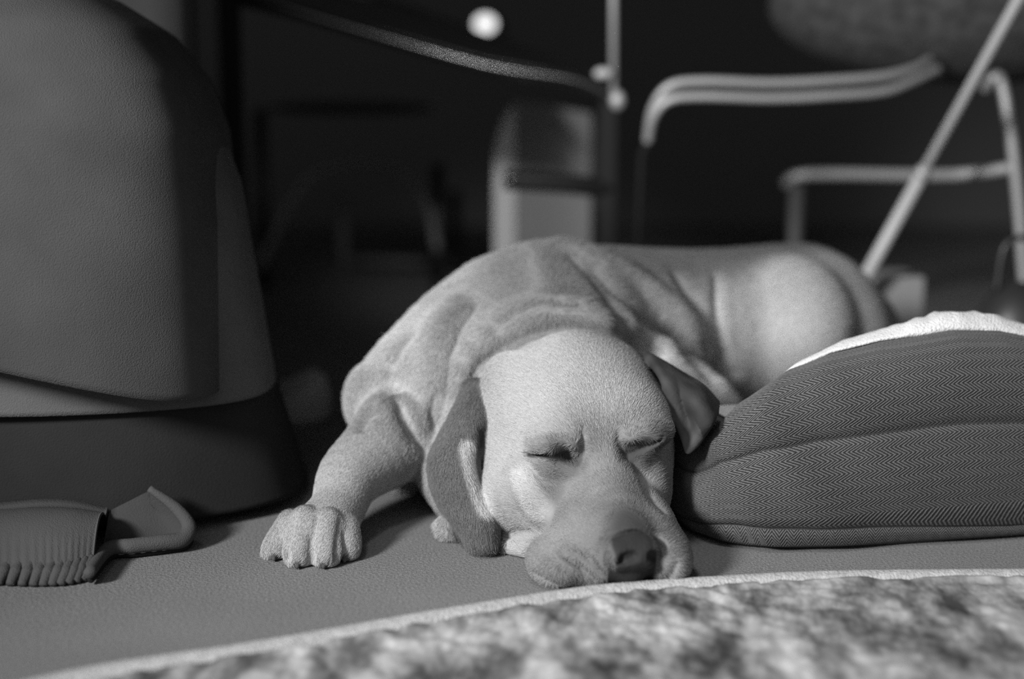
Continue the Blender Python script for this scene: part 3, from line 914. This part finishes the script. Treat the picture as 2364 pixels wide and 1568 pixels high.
V[:, 2] = np.maximum(V[:, 2], 0.001)
mesh_obj('mottled_field', V, grid_faces(n_, len(E)), m, rug)

#@@DRAPES
# ---------------------------------------------------------------- armchair covered with grey throws at the left
def cloth(name, v, rough=0.95, scale=900):
    return plain(name, v, rough, bump=0.6, scale=scale, var=0.12, vscale=14, spec=0.1)
throw_m = cloth('grey_wool_throw', 0.058); under_m = cloth('grey_wool_lining', 0.10); skirt_m = cloth('dark_skirt_cloth', 0.024)
felt_m = cloth('grey_felt', 0.070); gap_shade_felt = cloth('gap_shade_felt', 0.018); stitch_m = plain('pale_stitching', 0.40, 0.8)
PX, PY = -0.455, 1.335
def garment(name, mat, levels, folds, seed, parent, n=160, amp=0.008, hem_wave=0.0, pw=0.75):
    """levels: (z, cx, cy, rx, ry) from the hem upwards; a closed shell with an inner face"""
    z = [l[0] for l in levels]
    Z = np.linspace(z[0], z[-1], 60)
    A = np.array([[np.interp(q, z, [l[i] for l in levels]) for i in range(1, 5)] for q in Z])
    t = np.linspace(0, 2 * math.pi, n, endpoint=False)
    V = []
    for k_, (q, a_) in enumerate(zip(Z, A)):
        f = amp * (1 - 0.5 * k_ / 60) * (np.sin(folds * t + seed + q * 3) + 0.6 * np.sin((folds * 2 - 3) * t + seed * 2 - q * 5))
        w = np.abs(np.cos(t)) ** pw * np.sign(np.cos(t)), np.abs(np.sin(t)) ** pw * np.sign(np.sin(t))
        V.append(np.stack([a_[0] + (a_[2] + f) * w[0], a_[1] + (a_[3] + f) * w[1], np.full(n, q) - hem_wave * w[0] * (1 - k_ / 60)], 1))
    for k_, (q, a_) in list(enumerate(zip(Z, A)))[::-1]:
        P = V[k_].copy(); c = np.array([a_[0], a_[1]]); P[:, :2] = c + (P[:, :2] - c) * (1 - 0.004 / max(a_[2], a_[3]) * 1.5)
        V.append(P)
    V = np.vstack(V); m_ = 120
    F2 = [(j * n + i, j * n + (i + 1) % n, (j + 1) * n + (i + 1) % n, (j + 1) * n + i) for j in range(m_ - 1) for i in range(n)]
    F2 += [((m_ - 1) * n + i, (m_ - 1) * n + (i + 1) % n, (i + 1) % n, i) for i in range(n)]
    return mesh_obj(name, V, F2, mat, parent)
chair_ = thing('armchair', 'armchair hidden under grey throws at the left, its dark back rising behind them', 'armchair')
MB().box([PX - .02, PY, .19], (.33, .20, .32), None, .03).build('seat_base', skirt_m, chair_)
MB().box([-0.585, 1.585, .46], (.48, .11, .80), None, .04).build('backrest', plain('dark_upholstery', 0.055, .9, bump=.5, scale=700), chair_)
for lx, ly in ((-.13, -.07), (.13, -.07), (-.13, .07), (.13, .07)):
    MB().tube([[PX + lx, PY + ly, .05], [PX + lx, PY + ly, 0]], .016, 12, smooth=False).build('leg', skirt_m, chair_)
garment('skirt', skirt_m, [(.012, PX + .012, PY - .012, .240, .140), (.10, PX + .002, PY - .014, .226, .132), (.30, PX - .004, PY + .0, .195, .105)], 4, 1.0, chair_, amp=0.003)
o = garment('throw', throw_m, [(.176, PX - .022, PY - .055, .216, .155), (.30, PX - .020, PY - .050, .212, .150), (.37, PX - .022, PY - .048, .209, .148), (.41, PX - .030, PY - .045, .202, .142), (.445, PX - .045, PY - .04, .185, .130), (.475, PX - .07, PY - .03, .155, .108), (.497, PX - .10, PY - .02, .105, .075), (.505, PX - .12, PY - .02, .010, .008)], 3, 0.7, None, amp=0.004, hem_wave=0.052, pw=0.42)
tag(o, 'grey wool throw with a slanting hem, the top layer over the covered armchair', 'throw')
o = garment('throw', under_m, [(.112, PX - .002, PY - .020, .232, .140), (.30, PX - .005, PY - .012, .206, .128), (.372, PX - .012, PY - .01, .188, .118)], 4, 2.0, None, amp=0.002)
tag(o, 'longer grey throw hanging out from under the top throw, reaching lower at its right', 'throw')
# the felt blanket crumpled on the floor below
fb = thing('edged_blanket', 'grey felt blanket with a scalloped edge crumpled on the floor below the throws', 'blanket')
epx = [(-190, 1335), (-90, 1345), (0, 1350), (90, 1353), (160, 1350), (214, 1338)]
tpx = [(-190, 1175), (-90, 1165), (0, 1160), (90, 1152), (170, 1155), (248, 1172)]
Eb = catmull([G(*q) + [0, 0, .003] for q in epx], 14); Tb = catmull([W(q[0], q[1], 1.172) for q in tpx], 14)
NR = 16; V = []
for k_ in range(NR):
    t = k_ / (NR - 1)
    P = Eb * (1 - t) + Tb * t
    P[:, 2] += 0.020 * math.sin(math.pi * min(1, t * 1.15)) ** 0.8
    P[:, 2] += 0.0016 * np.sin(np.arange(len(P)) * 1.9) * max(0, 1 - t * 3)
    V.append(P)
V = np.vstack(V); V2 = V - np.array([0, -0.002, 0.0025]); m_ = len(Eb); V2[:, 2] = np.maximum(V2[:, 2], 0.0006)
Fs = [(a * m_ + b_, a * m_ + b_ + 1, (a + 1) * m_ + b_ + 1, (a + 1) * m_ + b_) for a in range(NR - 1) for b_ in range(m_ - 1)]
Nv = len(V)
Fs += [tuple(q + Nv for q in f[::-1]) for f in Fs]
Fs += [(b_, b_ + Nv, b_ + 1 + Nv, b_ + 1) for b_ in range(m_ - 1)] + [((NR - 1) * m_ + b_, (NR - 1) * m_ + b_ + 1, (NR - 1) * m_ + b_ + 1 + Nv, (NR - 1) * m_ + b_ + Nv) for b_ in range(m_ - 1)]
Fs += [(a * m_ + c_, (a + 1) * m_ + c_, (a + 1) * m_ + c_ + Nv, a * m_ + c_ + Nv) for a in range(NR - 1) for c_ in (0, m_ - 1)]
mesh_obj('front_fold', np.vstack([V, V2]), Fs, felt_m, fb)
sc = MB(); L_ = catmull(Eb[::6], 3)
for q in range(1, 17):
    p = np.array([np.interp(q / 17, np.linspace(0, 1, len(Eb)), Eb[:, a]) for a in range(3)])
    sc.tube([p + [0.001, .016, .012], p + [0, .006, .006], p + [-.0015, -.0045, -.0008]], [0.0030, 0.0054, 0.0036], 8)
sc.build('scalloped_edge', felt_m, fb)
pth = [G(206, 1340, .006), W(250, 1304, 1.124), W(310, 1282, 1.134), W(375, 1268, 1.143), W(422, 1252, 1.152), W(436, 1215, 1.162), W(405, 1172, 1.170), W(345, 1128, 1.174)]
for p in pth: p[2] = max(p[2], .0115)
MB().tube(pth, [0.0045, 0.0062, 0.0064, 0.0066, 0.0070, 0.0062, 0.0050, 0.003], 16, flat=1.0).build('rolled_edge', felt_m, fb)
low = [np.array([p[0], p[1] + .004, .0052]) for p in pth[:6]]
MB().tube(low, [0.003, 0.0045, 0.005, 0.005, 0.005, 0.003], 10).build('underside', gap_shade_felt, fb)  # underside band darkened to carry the shade of the gap
st_ = MB(); lw = catmull(low, 8)
for q in range(12, 28, 3): st_.ell(lw[q] + [0, -.0046, .0005], (.0045, .0012, .0011), None, 8, 6)
st_.build('stitching', stitch_m, fb)
# sheet of the blanket rising behind the rolled edge
up_ = [np.array([p[0], p[1], max(.004, p[2] - .004)]) for p in catmull(pth, 4)]
top_ = [W(252 + 95 * k_ / (len(up_) - 1), 1180 - 48 * k_ / (len(up_) - 1), 1.174 + .004 * k_ / (len(up_) - 1)) for k_ in range(len(up_))]
V = []
for k_ in range(8):
    t = k_ / 7
    for a, b_ in zip(up_, top_): 
        p = a * (1 - t) + b_ * t; V.append(p - [0, 0, .012 * math.sin(math.pi * t)])
mU = len(up_); V = [np.array([p[0], p[1], max(p[2], .002)]) for p in V]; V2 = [p + [0, .003, -.001] for p in V]
Fs = [(a * mU + b_, a * mU + b_ + 1, (a + 1) * mU + b_ + 1, (a + 1) * mU + b_) for a in range(7) for b_ in range(mU - 1)]
Fs += [tuple(q + len(V) for q in f[::-1]) for f in Fs]
mesh_obj('inner_fold', V + V2, Fs, cloth('felt_underside', 0.050), fb)

#@@BACK
# ---------------------------------------------------------------- furniture in the dark behind
dark_gloss = plain('dark_lacquer', 0.012, 0.22, spec=0.6, coat=0.3)
dark_wood = plain('dark_stained_wood', 0.022, 0.35, var=0.3, vscale=20)
black_m = plain('black_rubber', 0.018, 0.9, spec=0.1)
alu = plain('pale_painted_metal', 0.50, 0.45)
steel = plain('dull_steel_tube', 0.42, 0.50, metal=0.35)
pale = plain('lit_side_board', 0.95, 0.8, bump=0.1); greyb = plain('shaded_front_board', 0.28, 0.85)  # crate's lit side and shaded front painted as two board tones
weave = plain('dark_woven_seat', 0.060, 0.9, bump=1.0, scale=260, var=0.5, vscale=60)

# dark lacquered chair with a sloping seat frame, upper middle
ch = thing('lacquered_chair', 'dark glossy chair with a sloping seat rail and a thin upright, above the pale crate', 'chair', loc=(0, 0, 0))
D1 = 2.05
def bar(mb, p0, p1, r, n=10): return mb.tube([p0, p1], r, n, smooth=False)
fr = MB(); fr.tube([W(500, -30, D1), W(800, 62, D1), W(1120, 152, D1), W(1330, 188, D1), W(1432, 240, D1)], 0.0085, 12); fr.build('seat_rail', dark_gloss, ch)
fr = MB(); fr.tube([W(640, -60, D1 + .32), W(900, 10, D1 + .32), W(1200, 118, D1 + .30), W(1330, 165, D1 + .1), W(1400, 185, D1)], 0.008, 12); fr.build('seat_rail', dark_gloss, ch)
V = []; A_ = [W(500, -22, D1 + .01), W(800, 48, D1 + .01), W(1120, 135, D1 + .01), W(1330, 172, D1 + .01)]; C_ = [W(640, -52, D1 + .31), W(900, 4, D1 + .31), W(1200, 110, D1 + .28), W(1330, 160, D1 + .1)]
V = A_ + C_ + [p - np.array([0, 0, .014]) for p in A_ + C_]
Fs = [(i, i + 1, i + 5, i + 4) for i in range(3)] + [(8 + i, 12 + i, 13 + i, 9 + i) for i in range(3)] + [(i, 8 + i, 9 + i, i + 1) for i in range(3)] + [(4 + i, 5 + i, 13 + i, 12 + i) for i in range(3)] + [(0, 4, 12, 8), (3, 11, 15, 7)]
mesh_obj('seat', V, Fs, dark_gloss, ch, smooth=False)
bar(MB(), W(1416, 235, D1), W(1416, -260, D1), 0.0052).build('backrest_upright', steel, ch)
MB().ell(W(1392, 170, D1 - .01), (.013, .010, .008)).build('hinge', alu, ch)
MB().ell(W(1425, 232, D1 - .01), (.011, .010, .014)).build('hinge', steel, ch)
def to_floor(p): return np.array([p[0], p[1], 0.0])
for (x, y, dd) in ((1405, 235, D1), (530, -10, D1), (1392, 178, D1 + .20), (520, -40, D1 + .32)):
    p = W(x, y, dd); MB().box([p[0], p[1], p[2] / 2], (.026, .026, p[2]), None, .004).build('leg', black_m, ch)
MB().tube([W(1165, 415, 2.02), W(1300, 424, 2.03), W(1408, 436, D1)], 0.0140, 12).build('stretcher', dark_gloss, ch)

# pale crate behind the dog's back
cb = thing('storage_crate', 'pale upright crate with a rounded shoulder behind the dog, under the lacquered chair', 'crate')
pc = W(1280, 400, 2.25); zt_ = W(1280, 245, 2.50)[2]
w_ = 175 / 3283 * 2.25
V = [];
a0 = W(1190, 232, 2.45); a1 = W(1366, 262, 2.45)
prism = [np.array([a0[0], 2.45, 0]), np.array([a1[0], 2.45, 0]), np.array([a1[0], 2.45, a1[2]]), np.array([a0[0], 2.45, a0[2]])]
V = prism + [q + [0, .16, 0] for q in prism]
mesh_obj('front_panel', V, [(0, 1, 2, 3), (7, 6, 5, 4), (0, 4, 5, 1), (3, 2, 6, 7), (0, 3, 7, 4), (1, 5, 6, 2)], greyb, cb, smooth=False)
prof_ = [W(1192, 236, 2.44), W(1170, 262, 2.43), W(1152, 305, 2.425), W(1143, 350, 2.42), W(1140, 420, 2.42), W(1140, 560, 2.42)]
prof_ = [q for q in catmull(prof_, 5)]; prof_.append(np.array([prof_[-1][0], prof_[-1][1], 0.0]))
V = []; n_ = len(prof_)
for q in prof_: V.append(q)
for q in prof_: V.append(np.array([a0[0] - .0005, 2.448, q[2]]))
V += [v + np.array([0, .15, 0]) for v in V[:2 * n_]]
Fs = [(i, i + 1, n_ + i + 1, n_ + i) for i in range(n_ - 1)] + [(i, 2 * n_ + i, 2 * n_ + i + 1, i + 1) for i in range(n_ - 1)] + [(2 * n_ + i, 3 * n_ + i, 3 * n_ + i + 1, 2 * n_ + i + 1) for i in range(n_ - 1)]
mesh_obj('side_post', V, Fs, pale, cb, smooth=False)

# tubular metal chair at the right
tc_ = thing('tubular_chair', 'bent metal tube chair with a double front rail and a dark woven seat', 'chair')
D2 = 1.95
for k_, (dy, off_) in enumerate(((0, 0), (35, .012))):
    pts = [(1495, 318 + dy * .3, D2 + .02), (1508, 250 + dy * .6, D2), (1545, 200 + dy * .9, D2 - .01), (1620, 188 + dy, D2 - .01), (1780, 192 + dy, D2 - .01), (1920, 186 + dy, D2 - .01), (2040, 176 + dy, D2), (2110, 158 + dy * .8, D2 + .02), (2148 + 20 * k_, 138 + dy * .6, D2 + .05)]
    MB().tube([W(*q) for q in pts], 0.0062, 12).build('front_rail', steel, tc_)
MB().tube([W(1500, 318, D2 + .02), W(1482, 355, D2 + .03), to_floor(W(1470, 360, D2 + .04)) + [0, 0, .0]], 0.0045, 12, smooth=False).build('leg', black_m, tc_)
q0 = W(2165, 150, D2 + .05)
lg = MB(); lg.tube([W(2275, 205, D2 + .02), W(2292, 182, D2), W(2312, 190, D2), W(2335, 320, D2 - .01), W(2352, 480, D2 - .01), W(2364, 640, D2 - .01), to_floor(W(2385, 800, D2 - .01))], 0.0075, 12); lg.build('leg', steel, tc_)
st = MB(); st.tube([W(1815, 425, D2 + .35), W(1835, 408, D2 + .33), W(1900, 402, D2 + .3), W(2130, 405, D2 + .1), W(2230, 402, D2 + .02), W(2335, 388, D2)], 0.0085, 12); st.build('stretcher', steel, tc_)
rear = MB(); p = W(1840, 425, D2 + .34); rear.tube([p, to_floor(p)], 0.012, 12, smooth=False); rear.build('leg', plain('grey_painted_tube', .06, .6), tc_)
# bulging cushion over the frame
mb = MB(); mb.ell(W(2250, 10, D2 + .17), (.30, .15, .115), nu=40, nv=24)
mb.build('seat', weave, tc_)

# pale slanting pole leaning in front of the chair
a_ = W(2372, -40, 1.78); b_ = W(2130, 400, 1.86); d_ = (b_ - a_); c_ = b_ + d_ * (b_[2] / -d_[2])
pole = thing('slanting_pole', 'pale metal pole slanting down behind the dog\'s rump', 'pole')
up_ = a_ - d_ * 0.9
MB().tube([up_, b_], 0.0066, 14, smooth=False).build('upper_tube', alu, pole)
MB().tube([b_ - d_ * .01, c_ - [0, 0, 0]], 0.0085, 14, smooth=False).build('lower_tube', alu, pole)
MB().ell(b_, (.010, .010, .012)).build('collar', steel, pole)

# pale box on the floor behind the rump
q = W(2088, 640, 1.95); q2 = W(2136, 640, 1.95); q1 = W(1960, 640, 1.95)
bx = tag(MB().box([(q1[0] + q2[0]) / 2, 2.0, q[2] / 2], (q2[0] - q1[0], .1, q[2]), None,   .003).build('cardboard_box', plain('grey_cardboard', .26, .9), smooth=False), 'small grey box on the floor behind the dog\'s rump', 'box')
# dark bag behind the bed
bg_ = MB(); q = W(2345, 790, 1.75); bg_.ell([q[0], 1.75, .075], (.055, .05, .078), zmin=0.0); o = bg_.build('handbag', plain('dark_leather', .03, .4), None)
tag(o, 'dark rounded bag on the floor behind the herringbone bed', 'bag')
bh = MB(); bh.tube([[q[0] - .03, 1.745, .14], [q[0] - .02, 1.745, .20], [q[0] + .02, 1.745, .20], [q[0] + .03, 1.745, .14]], .004, 8); bh.build('handle', plain('dark_leather_strap', .03, .4), o)

# dark bentwood chair at the back left
bw = thing('bentwood_chair', 'dark bentwood chair with an arched brace, in the shadow behind the covered armchair', 'chair')
D3 = 2.8
MB().tube([W(600, 620, D3), W(640, 530, D3), (W(700, 425, D3)), W(770, 385, D3), W(850, 376, D3), W(925, 398, D3), W(985, 470, D3), W(1010, 580, D3)], 0.0085, 12).build('arched_brace', plain('worn_bentwood', .22, .35, spec=.6), bw)
for x, t_, mt in ((600, 250, dark_wood), (790, 455, plain('grey_worn_leg', .16, .7)), (1010, 380, dark_wood), (1050, 440, dark_wood)):
    p = W(x, t_, D3 + (.25 if x in (790, 1050) else 0.01)); MB().tube([p, to_floor(p)], [0.013, 0.011], 12, smooth=False).build('leg', mt, bw)
for y_ in (602, 690):
    MB().tube([W(785, y_, D3 + .25), W(1040, y_ + 4, D3 + .25)], 0.010 if y_ < 650 else 0.02, 10, smooth=False).build('rung', plain('worn_rung', .11, .6), bw)
p = W(800, 300, D3); MB().ell([p[0], D3 + .12, W(800, 250, D3)[2]], (.175, .17, .014)).build('seat', dark_wood, bw)

# a shoe on the floor in the dark
sh = thing('slipper', 'dim grey slipper on the floor in the shadow between the covered armchair and the dog', 'shoe')
q = G(668, 985); cx, cy = q[0], q[1] + .03
mb = MB(); NU = 32
rows = []
for sc, z in [(0.95, 0), (1.0, .010), (0.97, .026), (0.85, .040), (0.6, .046)]:
    rows.append([[cx + .048 * sc * math.cos(t), cy + .035 * sc * math.sin(t), z * (1 - .35 * math.cos(t + 2.6)) ] for t in np.linspace(0, 2 * math.pi, NU, endpoint=False)])
mb.add([p for r in rows for p in r], [(j * NU + i, j * NU + (i + 1) % NU, (j + 1) * NU + (i + 1) % NU, (j + 1) * NU + i) for j in range(4) for i in range(NU)] + [tuple(4 * NU + i for i in range(NU)), tuple(range(NU))[::-1]])
mb.build('upper', plain('dim_suede', .34, .9), sh)

# small bright bulb far back
wl = thing('wall_lamp', 'small round glowing lamp in the dark at the back', 'lamp')
p = W(1120, 55, 3.6)
em, nt, b = new_mat('glowing_bulb'); b.inputs['Emission Color'].default_value = gray(1); b.inputs['Emission Strength'].default_value = 1.6; b.inputs['Base Color'].default_value = gray(.8)
MB().ell(p, (.0235, .022, .019)).build('bulb', em, wl)
MB().tube([p, [p[0], 4.2, p[2]]], .008, 10, smooth=False).build('arm', dark_wood, wl)
MB().ell([p[0], 4.19, p[2]], (.04, .012, .05)).build('wall_plate', dark_wood, wl)
